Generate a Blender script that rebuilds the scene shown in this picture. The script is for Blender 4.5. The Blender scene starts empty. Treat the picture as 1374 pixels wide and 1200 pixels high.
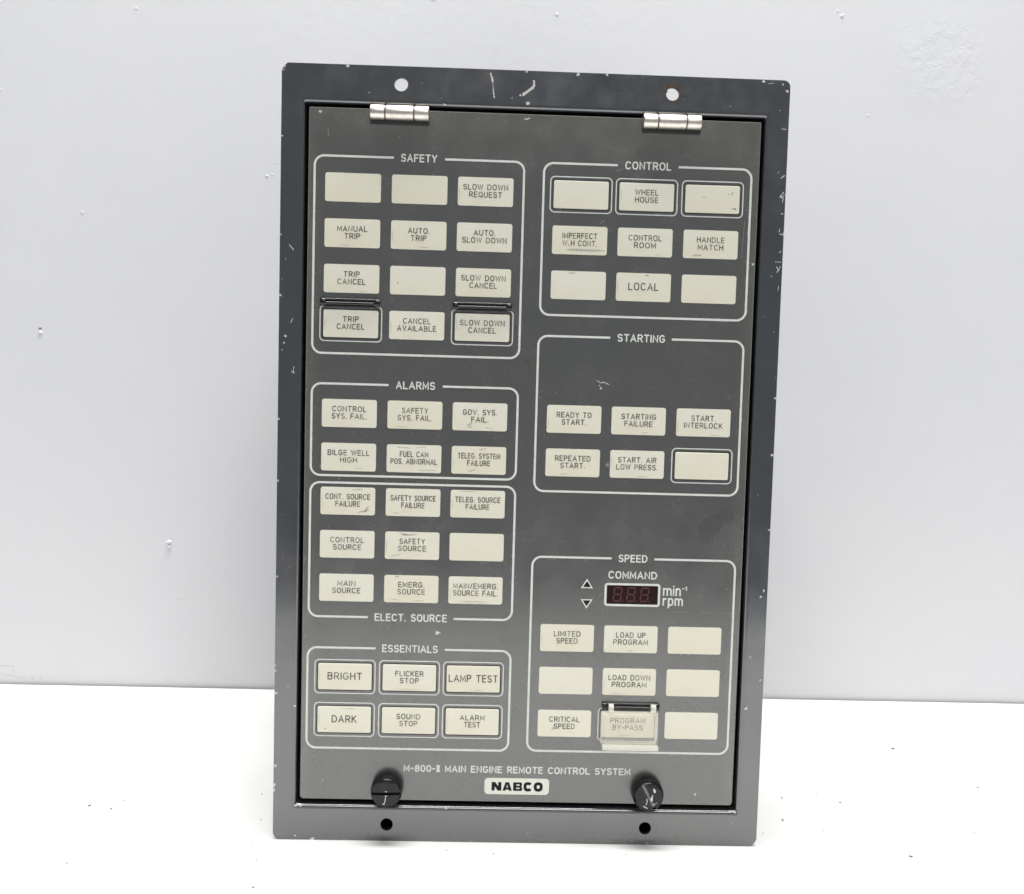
import bpy, bmesh, math, random
from mathutils import Vector, Matrix
random.seed(7)
SC = bpy.context.scene
COL = SC.collection
PI = math.pi

# ------------------------------------------------------------------ camera
cam_d = bpy.data.cameras.new("camera")
cam = bpy.data.objects.new("camera", cam_d); COL.objects.link(cam)
cam_d.sensor_fit = 'HORIZONTAL'; cam_d.sensor_width = 36.0
cam_d.lens = 1265.0 * 36.0 / 1374.0
cam_d.clip_start = 0.01; cam_d.clip_end = 50.0
B = ((0.99933463, -0.02604485, -0.02553330), (-0.02382192, 0.06402724, -0.99766379), (0.02761883, 0.99760823, 0.06336420))
m = Matrix.Identity(4)
for r in range(3):
    for c in range(3):
        m[r][c] = B[r][c]
m.translation = (-0.0174217, -0.4160578, 0.2066930)
cam.matrix_world = m
SC.camera = cam

# ------------------------------------------------------------------ light
W = bpy.data.worlds.new("World"); SC.world = W; W.use_nodes = True
bg = W.node_tree.nodes['Background']
bg.inputs[0].default_value = (0.90, 0.95, 1.0, 1); bg.inputs[1].default_value = 0.24

def area(name, loc, target, sx, sy, power, col):
    d = bpy.data.lights.new(name, 'AREA'); d.shape = 'RECTANGLE'; d.size = sx; d.size_y = sy
    d.energy = power; d.color = col
    o = bpy.data.objects.new(name, d); COL.objects.link(o); o.location = loc
    o.rotation_euler = (Vector(target) - Vector(loc)).to_track_quat('-Z', 'Y').to_euler()
    return o
area("ceiling_lamp", (0.0, -0.055, 1.65), (0.0, -0.055, 0.0), 1.15, 0.38, 44.0, (1.0, 0.985, 0.96))
area("front_fill", (0.3, -1.8, 1.75), (0.0, 0.0, 0.2), 1.3, 0.6, 17.0, (1.0, 0.985, 0.95))  # unseen fill light, added high in front to brighten the upper panel face

SC.view_settings.view_transform = 'Standard'
SC.view_settings.look = 'None'
SC.view_settings.gamma = 1.0
SC.view_settings.use_curve_mapping = False
SC.view_settings.exposure = 0.1
SC.render.engine = 'CYCLES'
SC.cycles.max_bounces = 10
SC.cycles.transparent_max_bounces = 12

# ------------------------------------------------------------------ materials
def new_mat(name):
    mt = bpy.data.materials.new(name); mt.use_nodes = True
    nt = mt.node_tree; nt.nodes.clear()
    out = nt.nodes.new('ShaderNodeOutputMaterial')
    b = nt.nodes.new('ShaderNodeBsdfPrincipled')
    nt.links.new(b.outputs[0], out.inputs[0])
    return mt, nt, b

def N(nt, typ, **kw):
    n = nt.nodes.new(typ)
    for k, v in kw.items():
        setattr(n, k, v)
    return n

def plain(name, col, rough=0.5, metal=0.0, spec=0.5, var=0.0, scale=400.0, bump=0.0):
    mt, nt, b = new_mat(name)
    b.inputs['Base Color'].default_value = (*col, 1); b.inputs['Roughness'].default_value = rough
    b.inputs['Metallic'].default_value = metal; b.inputs['Specular IOR Level'].default_value = spec
    if var > 0 or bump > 0:
        tc = N(nt, 'ShaderNodeTexCoord')
        no = N(nt, 'ShaderNodeTexNoise'); no.inputs['Scale'].default_value = scale; no.inputs['Detail'].default_value = 5
        nt.links.new(tc.outputs['Object'], no.inputs['Vector'])
        if var > 0:
            rp = N(nt, 'ShaderNodeValToRGB')
            rp.color_ramp.elements[0].position = 0.3; rp.color_ramp.elements[1].position = 0.7
            rp.color_ramp.elements[0].color = (*[c * (1 - var) for c in col], 1)
            rp.color_ramp.elements[1].color = (*[min(1, c * (1 + var)) for c in col], 1)
            nt.links.new(no.outputs[0], rp.inputs[0]); nt.links.new(rp.outputs[0], b.inputs['Base Color'])
        if bump > 0:
            bp = N(nt, 'ShaderNodeBump'); bp.inputs['Strength'].default_value = bump; bp.inputs['Distance'].default_value = 0.0004
            nt.links.new(no.outputs[0], bp.inputs['Height']); nt.links.new(bp.outputs[0], b.inputs['Normal'])
    return mt

def ramp2(nt, fac, p0, p1, c0, c1):
    rp = N(nt, 'ShaderNodeValToRGB')
    rp.color_ramp.elements[0].position = p0; rp.color_ramp.elements[1].position = p1
    rp.color_ramp.elements[0].color = c0; rp.color_ramp.elements[1].color = c1
    nt.links.new(fac, rp.inputs[0]); return rp

def mixc(nt, fac, a, b_):
    mx = N(nt, 'ShaderNodeMix', data_type='RGBA')
    if isinstance(fac, float): mx.inputs[0].default_value = fac
    else: nt.links.new(fac, mx.inputs[0])
    for s, v in ((6, a), (7, b_)):
        if isinstance(v, tuple): mx.inputs[s].default_value = v
        else: nt.links.new(v, mx.inputs[s])
    return mx.outputs[2]

def noise(nt, vec, scale, detail=4, rough=0.5, dist=0.0):
    no = N(nt, 'ShaderNodeTexNoise'); no.inputs['Scale'].default_value = scale
    no.inputs['Detail'].default_value = detail; no.inputs['Roughness'].default_value = rough
    no.inputs['Distortion'].default_value = dist
    nt.links.new(vec, no.inputs['Vector']); return no.outputs[0]

def mapping(nt, vec, scale):
    mp = N(nt, 'ShaderNodeMapping'); mp.inputs['Scale'].default_value = scale
    nt.links.new(vec, mp.inputs['Vector']); return mp.outputs[0]

def painted_steel(name, base, grime, rough, edge=None, gloss=0.85):
    """worn semi-gloss paint: cloudy handling marks, fine speckle, specks of dust"""
    mt, nt, b = new_mat(name)
    tc = N(nt, 'ShaderNodeTexCoord'); v = tc.outputs['Object']
    big = noise(nt, v, 22, 6, 0.6, 0.6)
    rp = ramp2(nt, big, 0.38, 0.72, (0, 0, 0, 1), (1, 1, 1, 1))
    c1 = mixc(nt, rp.outputs[0], (*base, 1), (*grime, 1))
    fn = noise(nt, v, 1500, 3, 0.7)
    rf = ramp2(nt, fn, 0.35, 0.68, (0.93, 0.93, 0.93, 1), (1.07, 1.07, 1.07, 1))
    mx = N(nt, 'ShaderNodeMix', data_type='RGBA', blend_type='MULTIPLY'); mx.inputs[0].default_value = 1.0
    nt.links.new(c1, mx.inputs[6]); nt.links.new(rf.outputs[0], mx.inputs[7])
    col = mx.outputs[2]
    if edge:                                   # film rubbed pale along the top and side edges
        sx = N(nt, 'ShaderNodeSeparateXYZ'); nt.links.new(v, sx.inputs[0])
        ab = N(nt, 'ShaderNodeMath', operation='ABSOLUTE'); nt.links.new(sx.outputs[0], ab.inputs[0])
        ms = N(nt, 'ShaderNodeMapRange'); ms.inputs[1].default_value = 0.0915; ms.inputs[2].default_value = 0.0985; nt.links.new(ab.outputs[0], ms.inputs[0])
        mt_ = N(nt, 'ShaderNodeMapRange'); mt_.inputs[1].default_value = 0.300; mt_.inputs[2].default_value = 0.327; nt.links.new(sx.outputs[2], mt_.inputs[0])
        mxx = N(nt, 'ShaderNodeMath', operation='MAXIMUM'); nt.links.new(ms.outputs[0], mxx.inputs[0]); nt.links.new(mt_.outputs[0], mxx.inputs[1])
        nz = ramp2(nt, noise(nt, v, 75, 5, 0.65), 0.3, 0.7, (0.25, 0.25, 0.25, 1), (1, 1, 1, 1))
        me_ = N(nt, 'ShaderNodeMath', operation='MULTIPLY'); nt.links.new(mxx.outputs[0], me_.inputs[0]); nt.links.new(nz.outputs[0], me_.inputs[1])
        col = mixc(nt, me_.outputs[0], col, edge)
    nt.links.new(col, b.inputs['Base Color'])
    b.inputs['IOR'].default_value = 1.72; b.inputs['Specular IOR Level'].default_value = gloss
    rr = ramp2(nt, noise(nt, v, 60, 5, 0.65), 0.3, 0.75, (rough - 0.06,) * 3 + (1,), (rough + 0.12,) * 3 + (1,))
    nt.links.new(rr.outputs[0], b.inputs['Roughness'])
    return mt

M_frame = painted_steel("blue_grey_paint", (0.024, 0.0275, 0.035), (0.032, 0.035, 0.038), 0.18, None, 1.1)
M_door = painted_steel("warm_grey_film", (0.067, 0.0685, 0.067), (0.072, 0.0725, 0.069), 0.22, (0.110, 0.107, 0.088, 1))
M_edge = plain("worn_door_edge", (0.20, 0.195, 0.17), 0.45, var=0.25, scale=700)
M_print = plain("pale_grey_print", (0.66, 0.68, 0.64), 0.5, var=0.08, scale=300)
M_ink = plain("dark_ink", (0.05, 0.048, 0.044), 0.6, var=0.5, scale=1500)
M_inkbold = plain("black_ink", (0.014, 0.014, 0.016), 0.6, 0.0, 0.12)
M_chip = plain("bare_chip", (0.58, 0.57, 0.54), 0.55, var=0.2, scale=1500)
M_dim = plain("dull_scratch", (0.24, 0.24, 0.23), 0.6, var=0.3, scale=2500)
M_rust = plain("rust_mark", (0.085, 0.045, 0.028), 0.8, var=0.4, scale=1800)
M_grime = plain("brown_grime", (0.036, 0.032, 0.027), 0.42, 0.0, 1.0, var=0.4, scale=600)
M_water = plain("water_mark", (0.052, 0.0525, 0.0505), 0.30, 0.0, 1.0, var=0.1, scale=200)
M_washer = plain("washer_print", (0.046, 0.050, 0.054), 0.32, 0.0, 1.0, var=0.15, scale=900)
M_black = plain("black_plastic", (0.008, 0.008, 0.010), 0.17, 0.0, 0.35, var=0.3, scale=900)
M_gloss = plain("glossy_black_plastic", (0.008, 0.008, 0.009), 0.10, 0.0, 0.5)
M_matt = plain("dark_gap", (0.02, 0.02, 0.021), 0.7)
M_steel = plain("satin_steel", (0.76, 0.715, 0.655), 0.40, metal=1.0, var=0.12, scale=500)
M_plate = plain("ivory_plate", (0.72, 0.72, 0.64), 0.45, var=0.04, scale=300)
M_smudge = plain("lens_smudge", (0.45, 0.43, 0.37), 0.6, var=0.35, scale=2500)
M_stain = plain("amber_stain", (0.50, 0.36, 0.16), 0.6, var=0.3, scale=2500)
M_glass = plain("tinted_window", (0.020, 0.008, 0.008), 0.15, 0.0, 0.25)
M_seg = plain("unlit_segment", (0.115, 0.038, 0.038), 0.35, 0.0, 0.2)
M_gritd = plain("grit", (0.20, 0.19, 0.17), 0.8, var=0.5, scale=900)

for m_ in (M_washer, M_water, M_grime):        # these marks keep the gloss of the paint under them
    for n_ in m_.node_tree.nodes:
        if n_.type == 'BSDF_PRINCIPLED':
            n_.inputs['IOR'].default_value = 1.72
            n_.inputs['Roughness'].default_value = 0.22

def lens_mat():
    mt, nt, b = new_mat("cream_lens")
    tc = N(nt, 'ShaderNodeTexCoord'); v = tc.outputs['Object']
    oi = N(nt, 'ShaderNodeObjectInfo')
    a = mixc(nt, oi.outputs['Random'], (0.735, 0.712, 0.592, 1), (0.742, 0.728, 0.635, 1))
    big = ramp2(nt, noise(nt, v, 55, 4, 0.55), 0.40, 0.75, (0, 0, 0, 1), (0.55, 0.55, 0.55, 1))
    c = mixc(nt, big.outputs[0], a, (0.665, 0.625, 0.47, 1))
    nt.links.new(c, b.inputs['Base Color'])
    b.inputs['Roughness'].default_value = 0.36
    return mt
M_lens = lens_mat()

def clear_mat(name, f0, f1):
    mt, nt, b = new_mat(name)
    out = [n for n in nt.nodes if n.type == 'OUTPUT_MATERIAL'][0]
    b.inputs['Base Color'].default_value = (0.96, 0.95, 0.90, 1); b.inputs['Roughness'].default_value = 0.16
    tl = N(nt, 'ShaderNodeBsdfTranslucent'); tl.inputs[0].default_value = (0.95, 0.94, 0.88, 1)
    mk = N(nt, 'ShaderNodeMixShader'); mk.inputs[0].default_value = 0.28
    nt.links.new(b.outputs[0], mk.inputs[1]); nt.links.new(tl.outputs[0], mk.inputs[2])
    tr = N(nt, 'ShaderNodeBsdfTransparent'); tr.inputs[0].default_value = (1.0, 1.0, 0.985, 1)
    mx = N(nt, 'ShaderNodeMixShader')
    tc = N(nt, 'ShaderNodeTexCoord')
    rp = ramp2(nt, noise(nt, tc.outputs['Object'], 130, 4), 0.3, 0.75, (f0,) * 3 + (1,), (f1,) * 3 + (1,))
    nt.links.new(rp.outputs[0], mx.inputs[0])
    nt.links.new(tr.outputs[0], mx.inputs[1]); nt.links.new(mk.outputs[0], mx.inputs[2])
    nt.links.new(mx.outputs[0], out.inputs[0])
    return mt
M_clear = clear_mat('clouded_clear_plastic', 0.15, 0.24)
M_cloud = clear_mat('milky_plastic', 0.62, 0.75)

def wall_mat():
    mt, nt, b = new_mat("white_wall_paint")
    tc = N(nt, 'ShaderNodeTexCoord'); v = tc.outputs['Object']
    c = ramp2(nt, noise(nt, v, 7, 5, 0.6), 0.3, 0.7, (0.618, 0.625, 0.650, 1), (0.638, 0.643, 0.662, 1))
    nt.links.new(c.outputs[0], b.inputs['Base Color'])
    b.inputs['Roughness'].default_value = 0.55
    # patched plaster: rougher inside two spots
    def spot(x, z, r0, r1):
        d = N(nt, 'ShaderNodeVectorMath', operation='DISTANCE'); nt.links.new(v, d.inputs[0])
        d.inputs[1].default_value = (x, 0.0, z)
        return ramp2(nt, d.outputs['Value'], r0, r1, (1, 1, 1, 1), (0, 0, 0, 1)).outputs[0]
    s1 = spot(0.274, 0.428, 0.018, 0.040); s2 = spot(-0.05, 0.47, 0.10, 0.22)
    half = N(nt, 'ShaderNodeMath', operation='MULTIPLY'); half.inputs[1].default_value = 0.22; nt.links.new(s2, half.inputs[0])
    mxx = N(nt, 'ShaderNodeMath', operation='MAXIMUM'); nt.links.new(s1, mxx.inputs[0]); nt.links.new(half.outputs[0], mxx.inputs[1])
    rough_n = noise(nt, v, 120, 5, 0.6, 0.8)
    pr = N(nt, 'ShaderNodeMath', operation='MULTIPLY'); nt.links.new(rough_n, pr.inputs[0]); nt.links.new(mxx.outputs[0], pr.inputs[1])
    soft = noise(nt, v, 30, 4, 0.55)
    sc_ = N(nt, 'ShaderNodeMath', operation='MULTIPLY'); sc_.inputs[1].default_value = 0.35; nt.links.new(soft, sc_.inputs[0])
    ad = N(nt, 'ShaderNodeMath', operation='ADD'); nt.links.new(pr.outputs[0], ad.inputs[0]); nt.links.new(sc_.outputs[0], ad.inputs[1])
    bp = N(nt, 'ShaderNodeBump'); bp.inputs['Strength'].default_value = 0.22; bp.inputs['Distance'].default_value = 0.002
    nt.links.new(ad.outputs[0], bp.inputs['Height']); nt.links.new(bp.outputs[0], b.inputs['Normal'])
    return mt
M_wall = wall_mat()

def table_mat():
    mt, nt, b = new_mat("white_table_top")
    tc = N(nt, 'ShaderNodeTexCoord'); v = tc.outputs['Object']
    c = ramp2(nt, noise(nt, v, 18, 6, 0.65), 0.3, 0.7, (0.705, 0.704, 0.697, 1), (0.745, 0.744, 0.738, 1))
    fl = ramp2(nt, noise(nt, v, 420, 3, 0.6), 0.70, 0.80, (0, 0, 0, 1), (0.35, 0.35, 0.35, 1))
    c2 = mixc(nt, fl.outputs[0], c.outputs[0], (0.62, 0.61, 0.58, 1))
    nt.links.new(c2, b.inputs['Base Color'])
    b.inputs['Roughness'].default_value = 0.5
    return mt
M_table = table_mat()

# ------------------------------------------------------------------ mesh builder (panel millimetres: x right, y up, z out of the face)
class MB:
    def __init__(self):
        self.v = []; self.f = []; self.mi = []
    def face(self, pts, mi=0):
        i = len(self.v); self.v += [tuple(p) for p in pts]
        self.f.append(tuple(range(i, i + len(pts)))); self.mi.append(mi)
    def add(self, vs, fs, mi=0):
        i = len(self.v); self.v += [tuple(p) for p in vs]
        for f in fs:
            self.f.append(tuple(i + k for k in f)); self.mi.append(mi)
    def build(self, name, mats, parent=None, origin=(0, 0, 0), smooth=None):
        """origin in mm (panel axes); mesh is stored relative to it"""
        me = bpy.data.meshes.new(name)
        ox, oy, oz = origin
        me.from_pydata([((x - ox) / 1000, -(z - oz) / 1000, (y - oy) / 1000) for x, y, z in self.v], [], self.f)
        for mt in mats: me.materials.append(mt)
        for p, k in zip(me.polygons, self.mi): p.material_index = k
        bm = bmesh.new(); bm.from_mesh(me)
        bmesh.ops.remove_doubles(bm, verts=bm.verts, dist=2e-7)
        bmesh.ops.triangulate(bm, faces=[f for f in bm.faces if len(f.verts) > 4])
        bm.to_mesh(me); bm.free()
        if smooth is not None:
            for p in me.polygons: p.use_smooth = True
            me.set_sharp_from_angle(angle=math.radians(smooth))
            for p in me.polygons:
                if abs(p.normal.y) > 0.9999: p.use_smooth = False
        o = bpy.data.objects.new(name, me); COL.objects.link(o)
        if parent:
            o.parent = parent
            px, py, pz = parent.get('o_mm', (0, 0, 0))
        else:
            px = py = pz = 0
        o.location = ((ox - px) / 1000, -(oz - pz) / 1000, (oy - py) / 1000)
        o['o_mm'] = (ox, oy, oz)
        return o

def rrect(x0, x1, y0, y1, r, n=6):
    pts = []
    for cx, cy, a in ((x1 - r, y1 - r, 0), (x0 + r, y1 - r, 90), (x0 + r, y0 + r, 180), (x1 - r, y0 + r, 270)):
        for k in range(n + 1):
            t = math.radians(a + 90 * k / n); pts.append((cx + r * math.cos(t), cy + r * math.sin(t)))
    return pts                                               # counter-clockwise from the right

def loft(mb, loops, mi=0, cap0=False, cap1=False):
    """loops: lists of equal length of (x,y,z), CCW seen from the front, listed from back to front"""
    n = len(loops[0]); vs = [p for l in loops for p in l]; fs = []
    for k in range(len(loops) - 1):
        a, b_ = k * n, (k + 1) * n
        for i in range(n):
            j = (i + 1) % n; fs.append((a + i, a + j, b_ + j, b_ + i))
    mb.add(vs, fs, mi)
    if cap1: mb.face(loops[-1], mi)
    if cap0: mb.face(loops[0][::-1], mi)

def L3(pts, z): return [(x, y, z) for x, y in pts]

def slab(mb, x0, x1, y0, y1, z0, z1, r=0.6, bev=0.3, mi=0, mi_edge=None, back=False):
    lo = [L3(rrect(x0, x1, y0, y1, r), z0), L3(rrect(x0, x1, y0, y1, r), z1 - bev)]
    loft(mb, lo, mi if mi_edge is None else mi_edge, cap0=back)
    k = [lo[1]]
    for t in (30, 60, 90):
        a = math.radians(t); d = bev * (1 - math.cos(a)); zz = z1 - bev + bev * math.sin(a)
        k.append(L3(rrect(x0 + d, x1 - d, y0 + d, y1 - d, max(0.05, r - d)), zz))
    loft(mb, k, mi if mi_edge is None else mi_edge)
    mb.face(k[-1], mi)

# --- flat ribbons (printing, scratches) -------------------------------------------------
class Ink:
    z = 0.0
def ribbon(mb, pts, w, z, mi=0, closed=False, cap=True):
    P = [Vector(p) for p in pts]
    Q = [P[0]]
    for p in P[1:]:
        if (p - Q[-1]).length > 1e-4: Q.append(p)
    P = Q
    if closed and (P[0] - P[-1]).length < 1e-4: P.pop()
    n = len(P); ws = w if isinstance(w, (list, tuple)) else [w] * n
    if len(ws) != n: ws = [ws[0]] * n
    if n < 2: return
    if not closed and cap:
        e = ws[0] * 0.35
        P[0] = P[0] - (P[1] - P[0]).normalized() * e; P[-1] = P[-1] + (P[-1] - P[-2]).normalized() * e
    Lf, Rt = [], []
    for i in range(n):
        if closed: a, b_ = P[i - 1], P[(i + 1) % n]
        else: a, b_ = P[max(0, i - 1)], P[min(n - 1, i + 1)]
        d1 = (P[i] - a); d2 = (b_ - P[i])
        d1 = d1.normalized() if d1.length > 0 else d2.normalized(); d2 = d2.normalized() if d2.length > 0 else d1
        n1 = Vector((-d1.y, d1.x)); n2 = Vector((-d2.y, d2.x)); mm = n1 + n2
        if mm.length < 0.3: mm = n1
        mm.normalize(); s = min(1.9, 1 / max(0.4, mm.dot(n1)))
        Lf.append(P[i] + mm * ws[i] / 2 * s); Rt.append(P[i] - mm * ws[i] / 2 * s)
    dz = 0.0015 if not closed else 0.0              # a run that crosses itself climbs a hair, so no two faces share a plane
    vs = [(p.x, p.y, z + dz * i) for i, p in enumerate(Lf)] + [(p.x, p.y, z + dz * i) for i, p in enumerate(Rt)]
    fs = []
    for i in range(n if closed else n - 1):
        j = (i + 1) % n; fs.append((i, n + i, n + j, j))
    mb.add(vs, fs, mi)

def arc(cx, cy, rx, ry, a0, a1, n=10, e=2.0):
    out = []
    for k in range(n + 1):
        t = math.radians(a0 + (a1 - a0) * k / n); c, s = math.cos(t), math.sin(t)
        out.append((cx + rx * math.copysign(abs(c) ** (2 / e), c), cy + ry * math.copysign(abs(s) ** (2 / e), s)))
    return out
EO = 2.35
GL = {
 'A': (.76, [[(0, 0), (.38, 1), (.76, 0)], [(.13, .33), (.63, .33)]]),
 'B': (.64, [[(0, 0), (0, 1)], [(0, 1), (.38, 1)] + arc(.38, .765, .21, .235, 90, -90) + [(0, .53)], [(.38, .53)] + arc(.40, .265, .24, .265, 90, -90) + [(0, 0)]]),
 'C': (.70, [arc(.36, .5, .36, .5, 42, 318, 20, EO)]),
 'D': (.70, [[(0, 0), (0, 1), (.26, 1)] + arc(.26, .5, .44, .5, 90, -90, 14, 2.1) + [(0, 0)]]),
 'E': (.58, [[(.58, 1), (0, 1), (0, 0), (.58, 0)], [(0, .52), (.52, .52)]]),
 'F': (.56, [[(.56, 1), (0, 1), (0, 0)], [(0, .52), (.50, .52)]]),
 'G': (.72, [arc(.36, .5, .36, .5, 42, 360, 22, EO) + [(.72, .46), (.42, .46)]]),
 'H': (.66, [[(0, 0), (0, 1)], [(.66, 0), (.66, 1)], [(0, .52), (.66, .52)]]),
 'I': (.0, [[(0, 0), (0, 1)]]),
 'K': (.64, [[(0, 0), (0, 1)], [(.60, 1), (0, .42)], [(.2, .62), (.64, 0)]]),
 'L': (.54, [[(0, 1), (0, 0), (.54, 0)]]),
 'M': (.78, [[(0, 0), (0, 1), (.39, .22), (.78, 1), (.78, 0)]]),
 'N': (.66, [[(0, 0), (0, 1), (.66, 0), (.66, 1)]]),
 'O': (.72, [arc(.36, .5, .36, .5, 0, 360, 24, EO)]),
 'Q': (.72, [arc(.36, .5, .36, .5, 0, 360, 24, EO), [(.46, .26), (.74, -.02)]]),
 'P': (.62, [[(0, 0), (0, 1), (.36, 1)] + arc(.36, .74, .26, .26, 90, -90) + [(0, .48)]]),
 'R': (.64, [[(0, 0), (0, 1), (.36, 1)] + arc(.36, .74, .26, .26, 90, -90) + [(0, .48)], [(.34, .48), (.64, 0)]]),
 'S': (.62, [arc(.31, .745, .29, .255, 25, 270, 12, 2.2)[:-1] + arc(.31, .255, .31, .255, 90, -155, 12, 2.2)]),
 'T': (.66, [[(0, 1), (.66, 1)], [(.33, 1), (.33, 0)]]),
 'U': (.66, [[(0, 1), (0, .33)] + arc(.33, .33, .33, .33, 180, 360, 12, EO) + [(.66, 1)]]),
 'V': (.72, [[(0, 1), (.36, 0), (.72, 1)]]),
 'W': (.98, [[(0, 1), (.24, 0), (.49, .95), (.74, 0), (.98, 1)]]),
 'Y': (.68, [[(0, 1), (.34, .46), (.68, 1)], [(.34, .46), (.34, 0)]]),
 '8': (.60, [arc(.30, .75, .26, .25, -90, 270, 16), arc(.30, .25, .30, .25, 90, 450, 16)]),
 '0': (.60, [arc(.30, .5, .30, .5, 0, 360, 22, EO)]),
 '1': (.2, [[(0, .78), (.2, 1), (.2, 0)]]),
 '-': (.34, [[(0, .46), (.34, .46)]]),
 '/': (.34, [[(0, 0), (.34, 1)]]),
 '|': (.30, [[(.02, 0), (.09, .22)]]),
 '.': (.04, [[(.0, .02), (.06, .02)]]),
 '=': (.40, [[(.08, .04), (.08, .96)], [(.32, .04), (.32, .96)], [(-.04, 1), (.44, 1)], [(-.04, 0), (.44, 0)]]),
 ' ': (.30, []),
 'm': (.98, [[(0, 0), (0, .74)], [(0, .45)] + arc(.245, .45, .245, .29, 180, 0, 10) + [(.49, 0)], [(.49, .45)] + arc(.735, .45, .245, .29, 180, 0, 10) + [(.98, 0)]]),
 'i': (.0, [[(0, 0), (0, .72)], [(0, .97), (0, 1.03)]]),
 'n': (.52, [[(0, 0), (0, .74)], [(0, .45)] + arc(.26, .45, .26, .29, 180, 0, 10) + [(.52, 0)]]),
 'r': (.38, [[(0, 0), (0, .74)], [(0, .42)] + arc(.30, .42, .30, .31, 180, 75, 8)]),
 'p': (.58, [[(0, -.28), (0, .74)], arc(.29, .37, .29, .37, 0, 360, 18, EO)]),
}
GAP = 0.36
def text_w(s):
    return sum(GL[c][0] for c in s) + GAP * (len(s) - 1)
def lettering(mb, s, cx, cy, cap, width, stroke, z, mi=0, worn=0.0, rng=random):
    """single-stroke engraving letters, centred on cx, cy; width in mm sets the horizontal squeeze"""
    sx = (width - stroke) / max(0.2, text_w(s)); x = cx - text_w(s) * sx / 2; y0 = cy - cap / 2 + stroke / 2; ch = cap - stroke
    k = 0
    for c in s:
        w, strokes = GL[c]
        for st in strokes:
            pts = [(x + a * sx, y0 + b_ * ch) for a, b_ in st]
            closed = len(st) > 6 and math.hypot(pts[0][0] - pts[-1][0], pts[0][1] - pts[-1][1]) < 0.02
            zz = z + 0.03 * (k % 3); k += 1
            ww = stroke * (1.0 if worn == 0 else rng.choice((1.0, 1.0, 0.95, 0.82)))
            ribbon(mb, pts, ww, zz, mi, closed)
        x += (w + GAP) * sx

def blob(mb, cx, cy, r, z, mi=0, ex=1.0, ang=0.0, n=11, rng=random, jag=0.45):
    pts = []
    for k in range(n):
        t = 2 * PI * k / n; rr = r * (1 + jag * (rng.random() - 0.5) * 2)
        u, v_ = rr * math.cos(t) * ex, rr * math.sin(t)
        pts.append((cx + u * math.cos(ang) - v_ * math.sin(ang), cy + u * math.sin(ang) + v_ * math.cos(ang), z))
    c = (cx, cy, z)
    for k in range(n): mb.face([c, pts[k], pts[(k + 1) % n]], mi)

def scratch(mb, pts, w, z, mi=0, rng=random, step=0.35):
    """a scratch with a ragged width along a path"""
    P = [Vector(p) for p in pts]; out = []
    for a, b_ in zip(P, P[1:]):
        n = max(1, int((b_ - a).length / step))
        for k in range(n): out.append(a.lerp(b_, k / n))
    out.append(P[-1])
    out = [(p.x + rng.uniform(-.12, .12) * w, p.y + rng.uniform(-.12, .12) * w) for p in out]
    ws = [w * rng.uniform(0.55, 1.25) for _ in out]
    ribbon(mb, out, ws, z, mi, cap=False)

# ================================================================== the setting
def box_obj(name, x0, x1, y0, y1, z0, z1, mat):
    mb = MB()                                  # world metres -> mm in panel axes (y world = -z panel)
    vs = [(x, z, -y) for x in (x0, x1) for y in (y0, y1) for z in (z0, z1)]
    vs = [(a * 1000, b_ * 1000, c * 1000) for a, b_, c in vs]
    mb.add(vs, [(0, 1, 3, 2), (4, 6, 7, 5), (0, 4, 5, 1), (2, 3, 7, 6), (0, 2, 6, 4), (1, 5, 7, 3)])
    return mb
tb = box_obj("table", -1.1, 1.1, -0.44, 0.208, -0.03, 0.0, M_table)
table = tb.build("table_surface", [M_table]); table['kind'] = 'structure'
WY = 0.210
wb = box_obj("wall", -1.4, 1.4, 0.0, 0.06, -0.4, 1.7, M_wall)
rw = random.Random(5)
def drip(x, z, r, h):                          # paint drips and nibs standing off the wall
    n = 9; ring = [(x + r * math.cos(2 * PI * k / n) * rw.uniform(.7, 1.3), z + r * math.sin(2 * PI * k / n) * rw.uniform(.7, 1.3)) for k in range(n)]
    for (a, b_), (c, d) in zip(ring, ring[1:] + ring[:1]):
        wb.face([(a, b_, 0.02), (c, d, 0.02), (x + (c - x) * .5, z + (d - z) * .5, h), (x + (a - x) * .5, z + (b_ - z) * .5, h)])
        wb.face([(x, z, h * 1.15), (x + (a - x) * .5, z + (b_ - z) * .5, h), (x + (c - x) * .5, z + (d - z) * .5, h)])
for x, z, r, h in ((-227.3, 97.5, 2.4, 1.6), (-227.0, 94.6, 1.8, 2.2), (-223, 249, 1.0, .8), (-165.5, 339, 1.8, 1.0), (-162, 340, 1.0, .8), (-159, 347.6, 1.0, .6), (-284.3, 312, 2.4, .7),
                   (-296, 283, 1.0, .6), (206, 454, 2.2, 1.0), (203, 457, 1.2, .8), (226.5, 391, 1.4, .6), (224, 174.3, 1.2, .8), (-220.8, 60.6, 1.5, .3), (-336, 388, 2.2, .7), (-60, 455, 3, .6), (20, 448, 2.5, .6), (-250, 442, 2.5, .5)):
    drip(x, z, r * .65, h * (.8 if z < 100 else .3))
for pts in (((-340, 12), (-330, 12), (-330, 7)), ((-338, 6.5), (-322, 4)), ((-318, 6), (-317, 2.5)), ((-313, 6), (-311, 3))):
    scratch(wb, pts, 0.26, 0.05, 2, rw, 1.0)
blob(wb, -311.4, 236.0, 1.1, 0.06, 1, rng=rw); drip(-311.3, 233.6, 1.5, 0.8)
wall = wb.build("wall", [M_wall, M_dim, M_smudge], smooth=40); wall.location = (0, WY, 0); wall['kind'] = 'structure'

# ================================================================== the panel
root = bpy.data.objects.new("control_panel", None); COL.objects.link(root)
root.empty_display_size = 0.05
root['label'] = "dark grey engine control panel with rows of cream buttons, standing on the white table"
root['category'] = "control panel"
root['o_mm'] = (0, 0, 0)

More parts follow.
